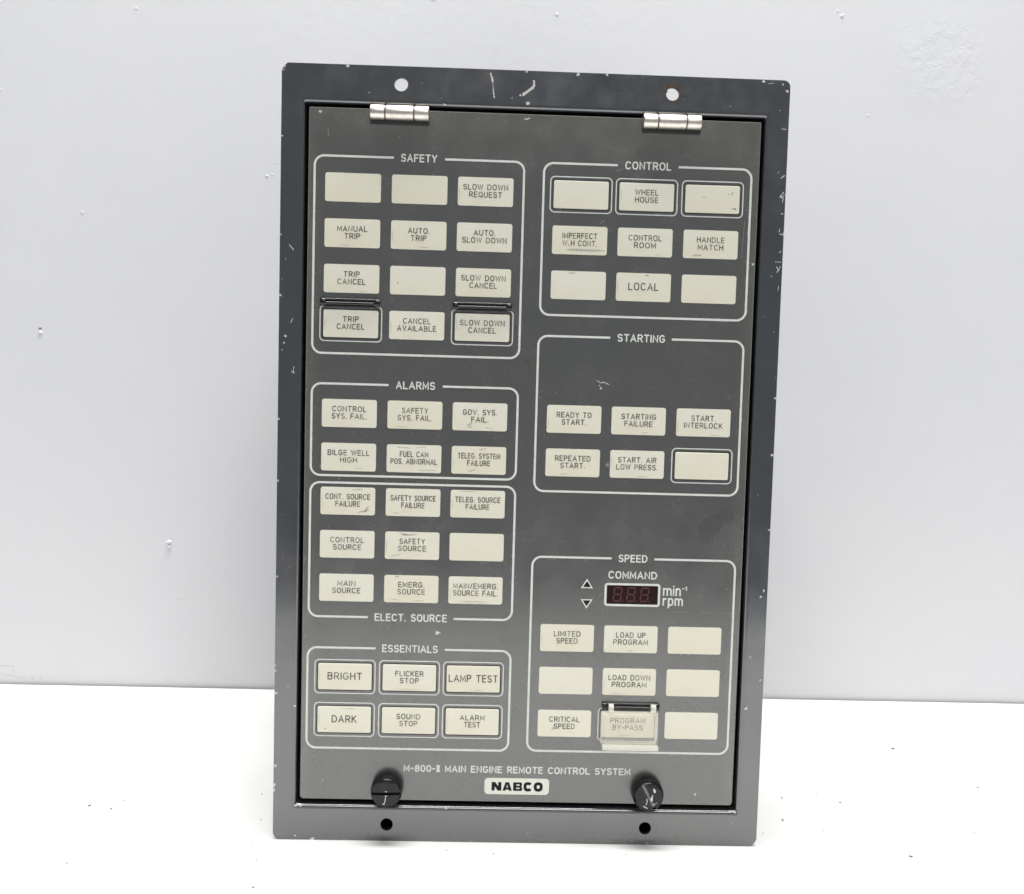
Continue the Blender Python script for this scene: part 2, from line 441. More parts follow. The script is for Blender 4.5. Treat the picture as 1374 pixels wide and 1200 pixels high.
# ---- frame: flange with four bolt holes, rolled inner lip, return
HOLES = [(-58.8, 335.5, 2.95), (58.7, 335.5, 2.85), (-58.8, 7.7, 2.75), (58.6, 7.8, 2.75)]
cu = bpy.data.curves.new("flange", 'CURVE'); cu.dimensions = '2D'; cu.fill_mode = 'BOTH'
def spl(pts):
    s = cu.splines.new('POLY'); s.points.add(len(pts) - 1); s.use_cyclic_u = True
    for p, (x, y) in zip(s.points, pts): p.co = (x, y, 0, 1)
rf = random.Random(3)
outer = []
def corner(cx, cy, a, r, n=7):
    for k in range(n + 1):
        t = math.radians(a + 90 * k / n); outer.append((cx + r * math.cos(t), cy + r * math.sin(t)))
corner(110 - 2.9, 343 - 2.9, 0, 2.9); outer.append((40, 343.15)); outer.append((-40, 343.2))
outer += [(-107.5, 343.0), (-108.6, 341.9), (-109.9, 340.2), (-110, 339.0)]
outer += [(-110, 200)]
corner(-110 + 3.4, 3.4, 180, 3.4)
outer += [(107.2, 0.0), (109.4, 2.0), (110, 3.4), (110, 170)]
spl(outer)
IX, IY0, IY1, LR = 101.6, 14.7, 328.5, 1.8
lip_out = rrect(-IX, IX, IY0, IY1, 2.0, 5)
spl(lip_out[::-1])
for x, y, r in HOLES: spl([(x + r * math.cos(-2 * PI * k / 28), y + r * math.sin(-2 * PI * k / 28)) for k in range(28)])
cu.extrude = 0.9; cu.bevel_depth = 0.18; cu.bevel_resolution = 1; cu.offset = -0.18
co = bpy.data.objects.new("flange_curve", cu); COL.objects.link(co)
dg = bpy.context.evaluated_depsgraph_get()
tm = bpy.data.meshes.new_from_object(co.evaluated_get(dg))
mb = MB()
vs = [(v.co.x, v.co.y, v.co.z - 1.08) for v in tm.vertices]
for p in tm.polygons: pass
mb.add(vs, [tuple(p.vertices) for p in tm.polygons], 0)
bpy.data.objects.remove(co); bpy.data.curves.remove(cu); bpy.data.meshes.remove(tm)
loops = []
for t in range(0, 91, 15):                    # rolled lip, from the flange face round into the return
    a = math.radians(t); d = LR * math.sin(a); z = -0.02 - LR * (1 - math.cos(a))
    loops.append(L3(rrect(-IX + d - 0.02, IX - d + 0.02, IY0 + d - 0.02, IY1 - d + 0.02, max(.5, 2.0 - d), 5), z))
d = LR
loops.append(L3(rrect(-IX + d, IX - d, IY0 + d, IY1 - d, .5, 5), -16.0))
loft(mb, [l[::-1] for l in loops], 0)
mb.face(loops[-1], 4)
# chips and scratches in the paint of the flange
FZ = 0.03
S = {'a': [(-20.5, 341.6), (-19.9, 339.8), (-19.4, 337.9)], 'a3': [(-19.2, 335.1), (-18.6, 331.0)]}
scratch(mb, S['a'], 0.75, FZ, 1, rf); scratch(mb, [(-19.4, 337.9), (-19.2, 335.1)], 0.22, FZ, 1, rf); scratch(mb, S['a3'], 0.6, FZ, 1, rf)
scratch(mb, [(-1.7, 339.2), (-1.5, 336.3)], 0.9, FZ, 1, rf, .3); scratch(mb, [(-1.5, 336.5), (-3.4, 335.0), (-5.6, 333.4), (-6.5, 332.7)], 1.15, FZ + .012, 1, rf, .3)
scratch(mb, [(-7.8, 332.6), (-7.0, 332.5)], 0.9, FZ, 1, rf); scratch(mb, [(-11.3, 331.1), (-10.5, 331.6)], 0.4, FZ, 2, rf)
blob(mb, -4.1, 329.2, 0.75, FZ + .4, 1, rng=rf, jag=.2)
for pts, w in (([(107.6, 301.0), (109.1, 302.3)], .35), ([(109.1, 295.2), (107.6, 293.2), (108.9, 292.6), (108.7, 290.7)], .4), ([(107.6, 292.6), (109.5, 293.9)], .35),
               ([(108.3, 285.7), (109.3, 285.7)], .45), ([(108.2, 279.4), (107.7, 277.7)], .25), ([(108.0, 277.1), (109.7, 276.5), (109.6, 277.8)], .35), ([(109.0, 269.7), (108.4, 268.7)], .3),
               ([(106.6, 264.8), (109.6, 264.8)], .2), ([(107.3, 262.8), (108.4, 261.2), (107.5, 260.2)], .35), ([(108.4, 261.2), (109.0, 262.9)], .25), ([(108.7, 254.4), (108.5, 252.5)], .3),
               ([(-105.9, 265.8), (-104.6, 264.3), (-103.9, 263.3)], .3), ([(-104.2, 211.0), (-102.8, 210.1)], .45), ([(-103.2, 213.0), (-103.5, 210.4)], .25), ([(-103.8, 234.1), (-104.8, 232.1)], .22),
               ([(106.0, 303.0), (106.6, 304.0)], .2), ([(109.0, 322.0), (107.0, 322.2)], .3), ([(100.2, 341.2), (102.5, 341.6)], .25)):
    scratch(mb, pts, w, FZ, 1, rf, .4)
for x, y, r, k in ((-109.5, 243.9, .45, 1), (-106.8, 226.2, .5, 1), (-107.6, 223.3, .35, 1), (-109.5, 162.7, .45, 1), (-109.3, 67.3, .75, 1), (-109.2, 34.2, .65, 1), (-109.4, 25.2, .7, 1), (-109.5, 22.9, .6, 1),
                   (-109.5, 77.5, .4, 1), (-109.6, 80, .3, 1), (102.5, 64.3, .65, 1), (108.2, 118.4, .45, 1), (107.0, 115.7, .5, 1), (103.5, 88.0, .35, 1), (109.2, 179.6, .5, 1), (108.4, 77.5, .4, 1), (105.2, 258.5, .35, 2),
                   (-81.8, 342.5, .55, 1), (-4.9, 342.6, .4, 1), (17.3, 342.5, .6, 1), (29.9, 342.6, .55, 1), (98.1, 342.3, .55, 1), (106.6, 341.2, .5, 1), (108.6, 338.3, .6, 1), (-109.2, 340.0, .6, 2), (-108.5, 341.2, .5, 2),
                   (-100, 1.8, .35, 1), (-92, .5, .9, 1), (-78, .5, .7, 2), (60, .4, .8, 2), (-20, .4, .8, 2), (104.5, 3.0, .5, 2), (-109.4, 312, .35, 1), (-109.5, 270, .3, 1), (106, 330, .3, 2), (-72.3, 331.5, .4, 2),
                   (-65, 3.6, .5, 2), (109.4, 205, .4, 1), (109.3, 146, .35, 1), (109.3, 60, .4, 2), (-109.4, 120, .35, 1), (-109.5, 190, .35, 1)):
    blob(mb, x, y, r, FZ + .02, k, ex=rf.uniform(.8, 1.5), ang=rf.uniform(0, 3), rng=rf)
rg = random.Random(11)
for _ in range(34):                           # fine nicks all round
    side = rg.choice('lrtb'); t = rg.random()
    x, y = {'l': (-109.3 + 7 * rg.random() ** 2, 343 * t), 'r': (109.3 - 7 * rg.random() ** 2, 343 * t), 't': (-105 + 210 * t, 342 - 12 * rg.random()), 'b': (-105 + 210 * t, 1 + 12 * rg.random())}[side]
    if min((x - a) ** 2 + (y - b_) ** 2 for a, b_, _r in HOLES) < 30: continue
    a = rg.uniform(0, 3); l = rg.uniform(.2, 1.0)
    scratch(mb, [(x, y), (x + l * math.cos(a), y + l * math.sin(a))], rg.uniform(.12, .28), FZ + .03, rg.choice((1, 2, 2)), rg)
# marks left on the rolled lip and in its corners
for x, y, r, ex in ((-32.2, 15.9, .75, 1.0), (-99.3, 16.0, .8, 1.4), (-97.7, 15.7, .5, 1.5), (99.0, 16.2, .55, 2.4), (-40, 327.6, .4, 1.5)):
    blob(mb, x, y, r, -0.10, 1, ex=ex, ang=-.5 if x > 90 else 0, rng=rf)
blob(mb, -101.0, 61.7, .55, -.02, 1, rng=rf)
# washer prints, grime, rust round the holes
def annulus(mb, cx, cy, r0, r1, z, mi, n=36, jag=.06):
    rr = [r1 * (1 + rf.uniform(-jag, jag)) for _ in range(n)]
    for k in range(n):
        a, b_ = 2 * PI * k / n, 2 * PI * (k + 1) / n; j = (k + 1) % n
        mb.face([(cx + r0 * math.cos(a), cy + r0 * math.sin(a), z), (cx + rr[k] * math.cos(a), cy + rr[k] * math.sin(a), z), (cx + rr[j] * math.cos(b_), cy + rr[j] * math.sin(b_), z), (cx + r0 * math.cos(b_), cy + r0 * math.sin(b_), z)], mi)
annulus(mb, 58.6, 7.8, 3.1, 6.2, FZ - .012, 3, jag=.02); annulus(mb, -58.8, 7.7, 3.1, 5.9, FZ - .012, 3, jag=.02)
annulus(mb, 58.7, 335.5, 3.15, 4.0, FZ - .012, 5, jag=.25)
for x, y, r, ex in ((57.0, 338.6, .8, 1.5), (60.3, 339.2, .6, 1.0), (56.0, 336.4, .5, .7)): blob(mb, x, y, r, FZ, 5, ex=ex, rng=rf)
for k in range(110):                          # brown handling grime low on the flange
    cx = rf.choice((-62, -45, 10, 30, 55, 72)) + rf.gauss(0, 13)
    if abs(cx) > 104: continue
    y = abs(rf.gauss(0, 1.6)) + .5
    if min((cx - a) ** 2 + (y - b_) ** 2 for a, b_, _r in HOLES) < 34: continue
    blob(mb, cx, y, rf.uniform(.12, .36), FZ + .002 * (k % 5), 6, ex=rf.uniform(1, 4.5), rng=rf)
frame = mb.build("frame", [M_frame, M_chip, M_dim, M_washer, M_matt, M_rust, M_grime], root, smooth=35)

# ---- housing behind the flange
mb = MB()
o_ = rrect(-101.3, 101.3, 2.2, 328.2, 1.2, 4)
loft(mb, [L3(o_, -196.0), L3(o_, -1.9)], 0, cap0=True)
housing = mb.build("housing", [M_frame], root, smooth=35)

# ---- door
DX, DY0, DY1 = 98.2, 18.8, 325.0
mb = MB()
def door_loop(d, z):
    x0, x1, y0, y1 = -DX + d, DX - d, DY0 + d, DY1 - d; c = 1.5
    p = []
    def cor(cx, cy, a, r):
        for k in range(5):
            t = math.radians(a + 90 * k / 4); p.append((cx + r * math.cos(t), cy + r * math.sin(t), z))
    cor(x1 - .5, y1 - .5, 0, .5); cor(x0 + .5, y1 - .5, 90, .5); cor(x0 + c, y0 + c, 180, c); cor(x1 - c, y0 + c, 270, c)
    return p
loft(mb, [door_loop(0, -5), door_loop(0, -.45), door_loop(.12, -.18), door_loop(.45, 0)], 1, cap0=True)
mb.face(door_loop(.45, 0), 0)
rd = random.Random(21)
DZ = 0.028
for pts, w, k in (([(-5.3, 322.8), (-4.0, 322.7), (-3.0, 323.3)], .55, 1), ([(94.95, 289.9), (94.6, 283.8)], .6, 1), ([(94.5, 283.0), (94.1, 276.0)], .22, 1), ([(93.1, 265.0), (97.1, 263.5)], .18, 2), ([(92.6, 282), (91.8, 266)], .16, 2),
                  ([(29.9, 210.6), (31.6, 209.6), (32.9, 210.0), (35.5, 208.9)], .32, 1), ([(-27.4, 26.6), (-25.0, 25.0), (-22.4, 26.0), (-19.6, 25.5), (-17.3, 26.4)], .3, 2), ([(-25.8, 27.2), (-23, 26.9)], .22, 2), ([(-20, 27.2), (-17.6, 24.8)], .3, 2),
                  ([(66.6, 108.0), (75.0, 108.2)], .16, 2), ([(80, 107.9), (95.2, 107.8)], .18, 2), ([(-90.0, 316.2), (-89.7, 312.6)], .3, 2), ([(-59.5, 313.5), (-58.7, 312.2)], .3, 2), ([(35.5, 302.0), (40.5, 303.4)], .2, 2), ([(29, 279.2), (31, 280.6)], .25, 2),
                  ([(-86.5, 33.6), (-82.2, 34.7), (-78.8, 32.7), (-85.4, 29.1)], .2, 2), ([(-90, 31), (-84, 32.6), (-80, 30.5)], .18, 2), ([(82, 238.1), (87, 238.0)], .2, 2)):
    scratch(mb, pts, w, DZ, 2 + k - 1, rd, .5)
for x, y, r, k, ex in ((-4.4, 321.7, .0, 2, 1), (97.0, 263.5, .5, 2, 1), (31.8, 207.3, .45, 2, 1), (31.2, 208.4, .25, 2, 1), (-93.2, 323.0, .5, 2, 1.3), (-37.8, 96.1, .75, 2, 1.7), (35.8, 173.4, .8, 3, .8), (-88.4, 26.3, .6, 3, .6), (-88.8, 25.3, .5, 3, .7), (-88, 27.4, .35, 2, .8),
                       (43.5, 250, .4, 3, 1.2), (81, 23.8, .55, 2, .8), (95, 30, .3, 3, 1), (-29, 250, .3, 3, 1), (-70, 97, .3, 3, 1)):
    if r: blob(mb, x, y, r, DZ, k, ex=ex, rng=rd)
for x, y, r, ex, an in ((83, 146.5, 4.2, 1.5, .9), (90, 152, 3.0, 1.3, .2), (80.5, 142, 2.4, 1.2, 1.2)):
    blob(mb, x, y, r, .012 + .003 * r / 3, 5, ex=ex, ang=an, n=22, rng=rd, jag=.16)
for k in range(16):
    blob(mb, -1.0 + rd.gauss(0, 1.1), 218.5 + rd.gauss(0, 1.0), rd.uniform(.12, .34), DZ + .002 * (k % 5), 4, rng=rd)
for k in range(150):                          # dust
    x, y = rd.uniform(-96, 96), rd.uniform(21, 323)
    l = rd.uniform(.05, .2)
    blob(mb, x, y, l, DZ + .004, 3, ex=rd.choice((1, 1, 1, 2.6)), ang=rd.uniform(0, 3), n=6, rng=rd)
door = mb.build("door", [M_door, M_edge, M_chip, M_dim, M_rust, M_water], root)

door.location.y += 0.0005                     # the door sits a hair behind the flange
# ---- hinges
def hinge(cx, cy):
    mb = MB(); R = 3.15; segs = [(-12.6, -6.35), (-6.0, 6.0), (6.35, 12.6)]
    n = 28
    for a, b_ in segs:
        prof = [(a, R - .35), (a + .12, R - .1), (a + .4, R), (b_ - .4, R), (b_ - .12, R - .1), (b_, R - .35)]
        lo = [[(cx + x, cy + r * math.sin(2 * PI * k / n), .4 + r * math.cos(2 * PI * k / n)) for k in range(n)] for x, r in prof]
        loft(mb, [l for l in lo], 0, True, True)
    lo = [[(cx + x, cy + 2.5 * math.sin(2 * PI * k / n), .4 + 2.5 * math.cos(2 * PI * k / n)) for k in range(n)] for x in (-12.4, 12.4)]
    loft(mb, lo, 1, True, True)
    # the leaf let into the door, just under the barrel
    slab(mb, cx - 12.7, cx + 12.7, cy - 4.6, cy - 1.0, -1.0, 0.10, .3, .06, 2)
    return mb.build("hinge", [M_steel, M_rust, M_matt], root, (cx, cy, 0), smooth=50)
hinge(-59.1, 323.2); hinge(58.8, 323.4)

# ---- printed section outlines with their headings
LW = 0.95
def section(x0, x1, y0, y1, head, hx0, hx1, gx0, gx1, where='top', hw=None):
    mb = MB(); r = 4.1; z = 0.05
    x0 += LW / 2 - .3; x1 -= LW / 2 - .3
    p = rrect(x0, x1, y0, y1, r, 8)
    if head is None:
        ribbon(mb, p, LW, z, 0, True)
    else:
        n = 9                                    # corners: TR, TL, BL, BR
        TR, TL, BL, BR = p[:n], p[n:2 * n], p[2 * n:3 * n], p[3 * n:]
        if where == 'top':
            path = [(gx0, y1)] + TL + BL + BR + TR + [(gx1, y1)]
        else:
            path = [(gx1, y0)] + BR + TR + TL + BL + [(gx0, y0)]
        ribbon(mb, path, LW, z, 0, False, cap=False)
        yy = y1 if where == 'top' else y0
        lettering(mb, head, (hx0 + hx1) / 2, yy + .1, 3.5, hx1 - hx0, 0.60, z, 0)
    o = mb.build("section_outline", [M_print], door, ((x0 + x1) / 2, (y0 + y1) / 2, 0))
    if head: o['label'] = "pale printed outline headed " + head.replace('.', '').lower()
    return o
section(-95.6, -4.6, 219.4, 304.4, "SAFETY", -58.3, -42.6, -61.3, -39.2)
section(3.7, 94.9, 238.8, 304.4, "CONTROL", 39.2, 59.4, 35.9, 62.6)
section(3.4, 94.6, 161.0, 229.6, "STARTING", 38.4, 59.5, 35.2, 62.4)
section(-95.5, -4.6, 165.7, 206.1, "ALARMS", -58.6, -41.3, -61.8, -38.0)
section(-95.5, -4.6, 102.5, 162.5, "ELECT. SOURCE", -66.0, -33.7, -69.0, -30.8, 'bottom')
section(-95.7, -4.6, 42.6, 88.4, "ESSENTIALS", -62.4, -37.5, -65.3, -34.4)
section(3.6, 95.1, 42.9, 131.5, "SPEED", 42.3, 55.3, 39.2, 58.4)

# ---- legend windows and push buttons
LX = (-78.75, -49.95, -21.3); RX = (20.35, 49.05, 77.95)
def legend(mb, lines, cx, cy, z, scale, rng):
    n = len(lines)
    for k, (s, w, cap) in enumerate(lines):
        yy = cy + (0.35 if n > 1 else .3) + (1.60 - 3.2 * k if n > 1 else 0)
        lettering(mb, s, cx, yy, cap, w / scale + .15, 0.36 if cap < 3 else .44, z, 1, .5, rng)

def smudges(mb, cx, cy, z, lst, rng):
    for dx, dy, l, t, a, k in lst:
        blob(mb, cx + dx, cy + dy, t, z, k, ex=l / t, ang=math.radians(a), rng=rng, n=13)

INDICATOR_W, INDICATOR_H = 24.1, 12.3
def button(x, y, lines, push=False, sm=(), text_label=None):
    rng = random.Random(int(x * 31 + y * 17))
    sc_ = 3.0 + (y - 55) / 236 * .11
    mb = MB()
    hw, hh = INDICATOR_W / 2, INDICATOR_H / 2
    if push:
        hw, hh = 12.0, 6.0
        slab(mb, x - hw, x + hw, y - hh, y + hh, -.6, .34, .8, .3, 0)
        zt = .365
        ribbon(mb, rrect(x - hw - .22, x + hw + .22, y - hh - .22, y + hh + .22, 1.0, 6), .5, .032, 3, True)
        ribbon(mb, rrect(x - 13.42, x + 13.42, y - 7.62, y + 7.62, 1.9, 8), .46, .06, 4, True)
    else:
        slab(mb, x - hw, x + hw, y - hh, y + hh, -.4, .09, 1.0, .05, 0)
        zt = .11
    if lines: legend(mb, lines, x, y, zt + .02, sc_, rng)
    sm = list(sm)
    # light streaks of the lens behind the film, mostly along its lower edge
    if not sm and rng.random() < .55 and lines:
        sm.append((rng.uniform(-6, 6), -hh + rng.uniform(.7, 1.2), rng.uniform(1.2, 3), .12, rng.uniform(-3, 3), 2))
    if lines and rng.random() < .5:
        sm.append((-hw + .75, rng.uniform(-2, 1), 2.6, .10, 90, 2))
    smudges(mb, x, y, zt, sm, rng)
    o = mb.build("push_button" if push else "indicator_window", [M_lens, M_ink, M_smudge, M_matt, M_print, M_stain], door, (x, y, 0))
    if lines: o['label'] = ("raised cream button lettered " if push else "cream window lettered ") + " ".join(l[0] for l in lines).replace('.', '').lower()
    else: o['label'] = "blank cream button in a printed ring" if push else "blank cream window"
    return o
C2 = 2.5
def T(*a): return [(s, w, C2) for s, w in a]
def T1(s, w, cap=3.35): return [(s, w, cap)]
# safety
button(LX[0], 291.1, None); button(LX[1], 291.1, None); button(LX[2], 291.1, T(("SLOW DOWN", 60.3), ("REQUEST", 44)))
button(LX[0], 271.5, T(("MANUAL", 40), ("TRIP", 21))); button(LX[1], 271.5, T(("AUTO.", 29), ("TRIP", 21))); button(LX[2], 271.5, T(("AUTO.", 29), ("SLOW DOWN", 60)))
button(LX[0], 251.9, T(("TRIP", 21.5), ("CANCEL", 37.5))); button(LX[1], 251.9, None, sm=[(-8.7, -1.2, .5, .35, 0, 5)]); button(LX[2], 251.9, T(("SLOW DOWN", 60), ("CANCEL", 37)))
button(LX[0], 232.4, T(("TRIP", 21), ("CANCEL", 37)), True); button(LX[1], 232.4, T(("CANCEL", 37), ("AVAILABLE", 52.4))); button(LX[2], 232.4, T(("SLOW DOWN", 60), ("CANCEL", 37)), True)
# control
button(RX[0], 291.1, None, True); button(RX[1], 291.1, T(("WHEEL", 31.5), ("HOUSE", 31.5)), True)
button(RX[2], 291.1, None, True, [(-3.6, .8, 1.1, .16, 5, 2), (8.6, 2.6, .9, .4, 60, 2), (7.0, 2.4, .5, .25, 0, 2), (9.8, -3.9, 1.0, .2, -10, 1)])
button(RX[0], 271.5, T(("IMPERFECT", 47), ("W|H CONT.", 46.6)), sm=[(1.5, -4.3, 8.0, .55, 0, 2)]); button(RX[1], 271.5, T(("CONTROL", 45), ("ROOM", 29.5))); button(RX[2], 271.5, T(("HANDLE", 37.5), ("MATCH", 34.5)), sm=[(-6.2, -4.8, 2.0, .4, 8, 2)])
button(RX[0], 252.0, None, sm=[(-3.0, 5.3, 1.8, .3, 0, 2)]); button(RX[1], 252.0, T1("LOCAL", 41), sm=[(1.4, 5.3, .9, .12, 0, 1)]); button(RX[2], 252.0, None)
# starting
button(RX[0], 193.2, T(("READY TO", 47), ("START.", 33))); button(RX[1], 193.2, T(("STARTING", 47), ("FAILURE", 38))); button(RX[2], 193.2, T(("START.", 33), ("INTERLOCK", 52.4)))
button(RX[0], 173.9, T(("REPEATED", 48), ("START.", 33))); button(RX[1], 173.9, T(("START. AIR", 52), ("LOW PRESS.", 56))); button(RX[2], 173.9, None, True)
# alarms
button(LX[0], 193.2, T(("CONTROL", 45.5), ("SYS. FAIL.", 47))); button(LX[1], 193.2, T(("SAFETY", 35), ("SYS. FAIL.", 46)))
button(LX[2], 193.2, T(("GOV. SYS.", 46), ("FAIL.", 23)), sm=[(-4.6, -3.6, 1.3, .35, 40, 2), (-4.0, -4.6, 1.1, .3, 10, 2), (4.4, -4.9, 2.0, .16, -6, 2)])
button(LX[0], 173.9, T(("BILGE WELL", 56), ("HIGH", 22.6))); button(LX[1], 173.9, T(("FUEL CAM", 38), ("POS. ABNORMAL", 62.5)), sm=[(-5.2, 4.9, 3.4, .2, -6, 2), (3.0, 5.2, 2.6, .16, 5, 2), (6.0, -5.0, 3.6, .14, 0, 2)])
button(LX[2], 173.9, T(("TELEG. SYSTEM", 57), ("FAILURE", 31)), sm=[(1.5, 5.0, 1.6, .3, 12, 2), (-3.0, -4.6, 1.6, .26, 10, 2)])
# elect. source
button(LX[0], 154.4, T(("CONT. SOURCE", 60), ("FAILURE", 33)), sm=[(6.0, -4.6, 3.0, .35, 12, 2), (8.2, -3.6, 1.4, .5, 50, 2), (4.6, 5.2, 2.8, .22, 0, 2)])
button(LX[1], 154.4, T(("SAFETY SOURCE", 60.6), ("FAILURE", 31)), sm=[(-7.4, -4.9, 1.2, .22, 0, 2)]); button(LX[2], 154.4, T(("TELEG. SOURCE", 61), ("FAILURE", 32)), sm=[(-5, 5.5, 4, .16, 2, 2)])
button(LX[0], 135.1, T(("CONTROL", 45), ("SOURCE", 37.5))); button(LX[1], 135.1, T(("SAFETY", 34), ("SOURCE", 37.5)), sm=[(-1.5, 4.9, 3.4, .36, 3, 2), (-7.2, -4.4, 2.2, .25, 14, 2), (-4, 5.4, 2, .2, -10, 2)]); button(LX[2], 135.1, None)
button(LX[0], 115.6, T(("MAIN", 24), ("SOURCE", 37.5))); button(LX[1], 115.6, T(("EMERG.", 35), ("SOURCE", 37)), sm=[(-7, -4.9, 2.6, .13, -6, 2), (3, -5.2, 2.2, .13, 0, 2), (-6.4, 5.4, 1, .3, 0, 2)]); button(LX[2], 115.6, T(("MAIN/EMERG.", 60), ("SOURCE FAIL.", 60)), sm=[(-1, -5.1, 6.6, .14, 0, 2)])
# essentials
button(LX[0], 75.3, T1("BRIGHT", 46), True); button(LX[1], 75.3, T(("FLICKER", 37.5), ("STOP", 25)), True, [(1, -5.1, 7, .12, 0, 2)]); button(LX[2], 75.3, T1("LAMP TEST", 66), True)
button(LX[0], 55.7, T1("DARK", 33), True, [(-8.5, -4.2, .4, .3, 0, 5), (3, 5.1, 3, .1, 0, 2)]); button(LX[1], 55.7, T(("SOUND", 32), ("STOP", 24)), True); button(LX[2], 55.7, T(("ALARM", 33), ("TEST", 21.5)), True)
# speed
button(RX[0], 94.9, T(("LIMITED", 36), ("SPEED", 28.5))); button(RX[1], 94.9, T(("LOAD UP", 40), ("PROGRAM", 47))); button(RX[2], 94.9, None)
button(RX[0], 75.4, None); button(RX[1], 75.4, T(("LOAD DOWN", 56.5), ("PROGRAM", 47))); button(RX[2], 75.4, None)
button(RX[0], 55.7, T(("CRITICAL", 41), ("SPEED", 28)), sm=[(-5.2, -2.4, 1.2, .3, 50, 5)]); button(RX[1], 55.7, T(("PROGRAM", 47), ("BY-PASS", 41)), True); button(RX[2], 55.7, None)

# ---- hinge bars of the flip-up guards (two have lost their lid)
def hinge_bar(cx, cy, wdt=25.9):
    mb = MB(); h = wdt / 2; t = 3.5
    slab(mb, cx - h + 1.5, cx + h - 1.5, cy - t / 2 - .1, cy + t / 2, -.2, .5, .2, .12, 0)          # foot
    for s in (-1, 1):                                                                        # end lugs
        x0, x1 = (cx - h, cx - h + 2.5) if s < 0 else (cx + h - 2.5, cx + h)
        n = 20; R = 1.75
        lo = [[(x, cy + r * math.sin(2 * PI * k / n), 0.75 + .75 * r * math.cos(2 * PI * k / n)) for k in range(n)] for x, r in ((x0, R - .2), (x0 + .2, R), (x1 - .2, R), (x1, R - .2))]
        loft(mb, lo, 0, True, True)
        slab(mb, x0 + .1, x1 - .1, cy - 1.65, cy + 1.65, -.2, .75, .2, .1, 0)
    n = 16
    for yy, zz, R in ((cy + 1.15, 0.9, .5), (cy - .5, 1.05, .7)):                                  # the two rails of the pin
        lo = [[(x, yy + R * math.sin(2 * PI * k / n), zz + R * math.cos(2 * PI * k / n)) for k in range(n)] for x in (cx - h + 2.3, cx + h - 2.3)]
        loft(mb, lo, 0, True, True)
    return mb.build("guard_hinge", [M_gloss], door, (cx, cy, 0), smooth=40)
hinge_bar(-79.1, 241.6); hinge_bar(-21.5, 241.6); hinge_bar(50.0, 64.3)['label'] = "black hinge bar still carrying its clear lid"

# ---- clear lid over the by-pass button
mb = MB()
gx0, gx1, gy0, gy1, zt, th = 36.6, 62.0, 47.2, 62.3, 6.0, 0.9
Lo = lambda d, z: L3(rrect(gx0 + d, gx1 - d, gy0 + d, gy1 - d, .9, 4), z)
loft(mb, [Lo(0, 1.0), Lo(0, zt - .5), Lo(.15, zt - .15), Lo(.5, zt)], 0); mb.face(Lo(.5, zt), 0)
loft(mb, [l[::-1] for l in (Lo(th, 1.0), Lo(th, zt - th))], 0); mb.face(Lo(th, zt - th)[::-1], 0)
ring0, ring1 = Lo(0, 1.0), Lo(th, 1.0)
for k in range(len(ring0)):
    j = (k + 1) % len(ring0); mb.face([ring0[k], ring1[k], ring1[j], ring0[j]], 1)
# pull lip along the bottom and the two knuckles that clip on the pin
slab(mb, gx0 + .8, gx1 + .6, gy0 - 1.9, gy0 - .02, 2.2, 4.6, .4, .2, 1, back=True)
for x0 in (40.0, 59.0):
    n = 18
    lo = [[(x, 64.2 + 1.9 * math.sin(2 * PI * k / n), 2.9 + 1.9 * math.cos(2 * PI * k / n)) for k in range(n)] for x in (x0 - .2, x0 + 1.9)]
    loft(mb, lo, 1, True, True)
guard = mb.build("clear_guard", [M_clear, M_cloud], door, (49.3, 55, 0), smooth=40)
guard['label'] = "clouded clear plastic flip lid, closed over a button"

# ---- speed display, arrows, units, command heading
mb = MB()
ribbon(mb, rrect(37.0, 61.1, 110.4, 119.9, .9, 6), 1.0, .06, 0, True)
slab(mb, 37.4, 60.7, 110.8, 119.5, -.3, .035, .3, .01, 1)
for k in range(3):
    cx, cy, w, h, sl, t = 42.4 + 6.1 * k, 115.3, 3.3, 6.0, .10, .55
    def q(u, v_): return (cx + u * w / 2 + v_ * h / 2 * sl, cy + v_ * h / 2)
    g = .13
    for a, b_ in (((-1 + g, 1), (1 - g, 1)), ((-1 + g, 0), (1 - g, 0)), ((-1 + g, -1), (1 - g, -1)), ((-1, g), (-1, 1 - g)), ((1, g), (1, 1 - g)), ((-1, -1 + g), (-1, -g)), ((1, -1 + g), (1, -g))):
        ribbon(mb, [q(*a), q(*b_)], t, .06, 2, False, cap=False)
    px_, py_ = q(1.45, -1.0); blob(mb, px_, py_, .32, .06, 2, jag=.05)
disp = mb.build("speed_display", [M_print, M_glass, M_seg], door, (49.05, 115.1, 0))
disp['label'] = "dark digit window, unlit, in a pale printed border"
for tri, nm in (([(28.5, 121.6), (26.3, 118.0), (30.8, 118.0)], "up"), ([(28.6, 109.0), (30.85, 112.5), (26.35, 112.5)], "down")):
    mb = MB(); mb.face([(x, y, .04) for x, y in tri], 1); ribbon(mb, tri, .55, .065, 0, True)
    o = mb.build("arrow_indicator", [M_print, M_inkbold], door, (*tri[0], 0)); o['label'] = "small dark triangle pointing %s, outlined in white" % nm
mb = MB(); lettering(mb, "COMMAND", 48.95, 124.1, 3.5, 21.9, .60, .05)
mb.build("display_heading", [M_print], door, (48.95, 124.1, 0))
mb = MB()
def low(s, x0, x1, ybase, ht, st):
    sx = (x1 - x0 - st) / text_w(s); x = x0 + st / 2; k = 0
    for c in s:
        w, strokes = GL[c]
        for stq in strokes:
            ribbon(mb, [(x + a * sx, ybase + st / 2 + b_ * ht) for a, b_ in stq], st, .05 + .012 * (k % 3), 0, False); k += 1
        x += (w + GAP) * sx
low("min", 62.8, 70.9, 115.0, 4.1, .66); low("rpm", 62.8, 72.0, 110.5, 4.0, .66)
lettering(mb, "-1", 72.5, 118.5, 2.0, 2.2, .42, .05)
mb.build("unit_lettering", [M_print], door, (67, 115, 0))

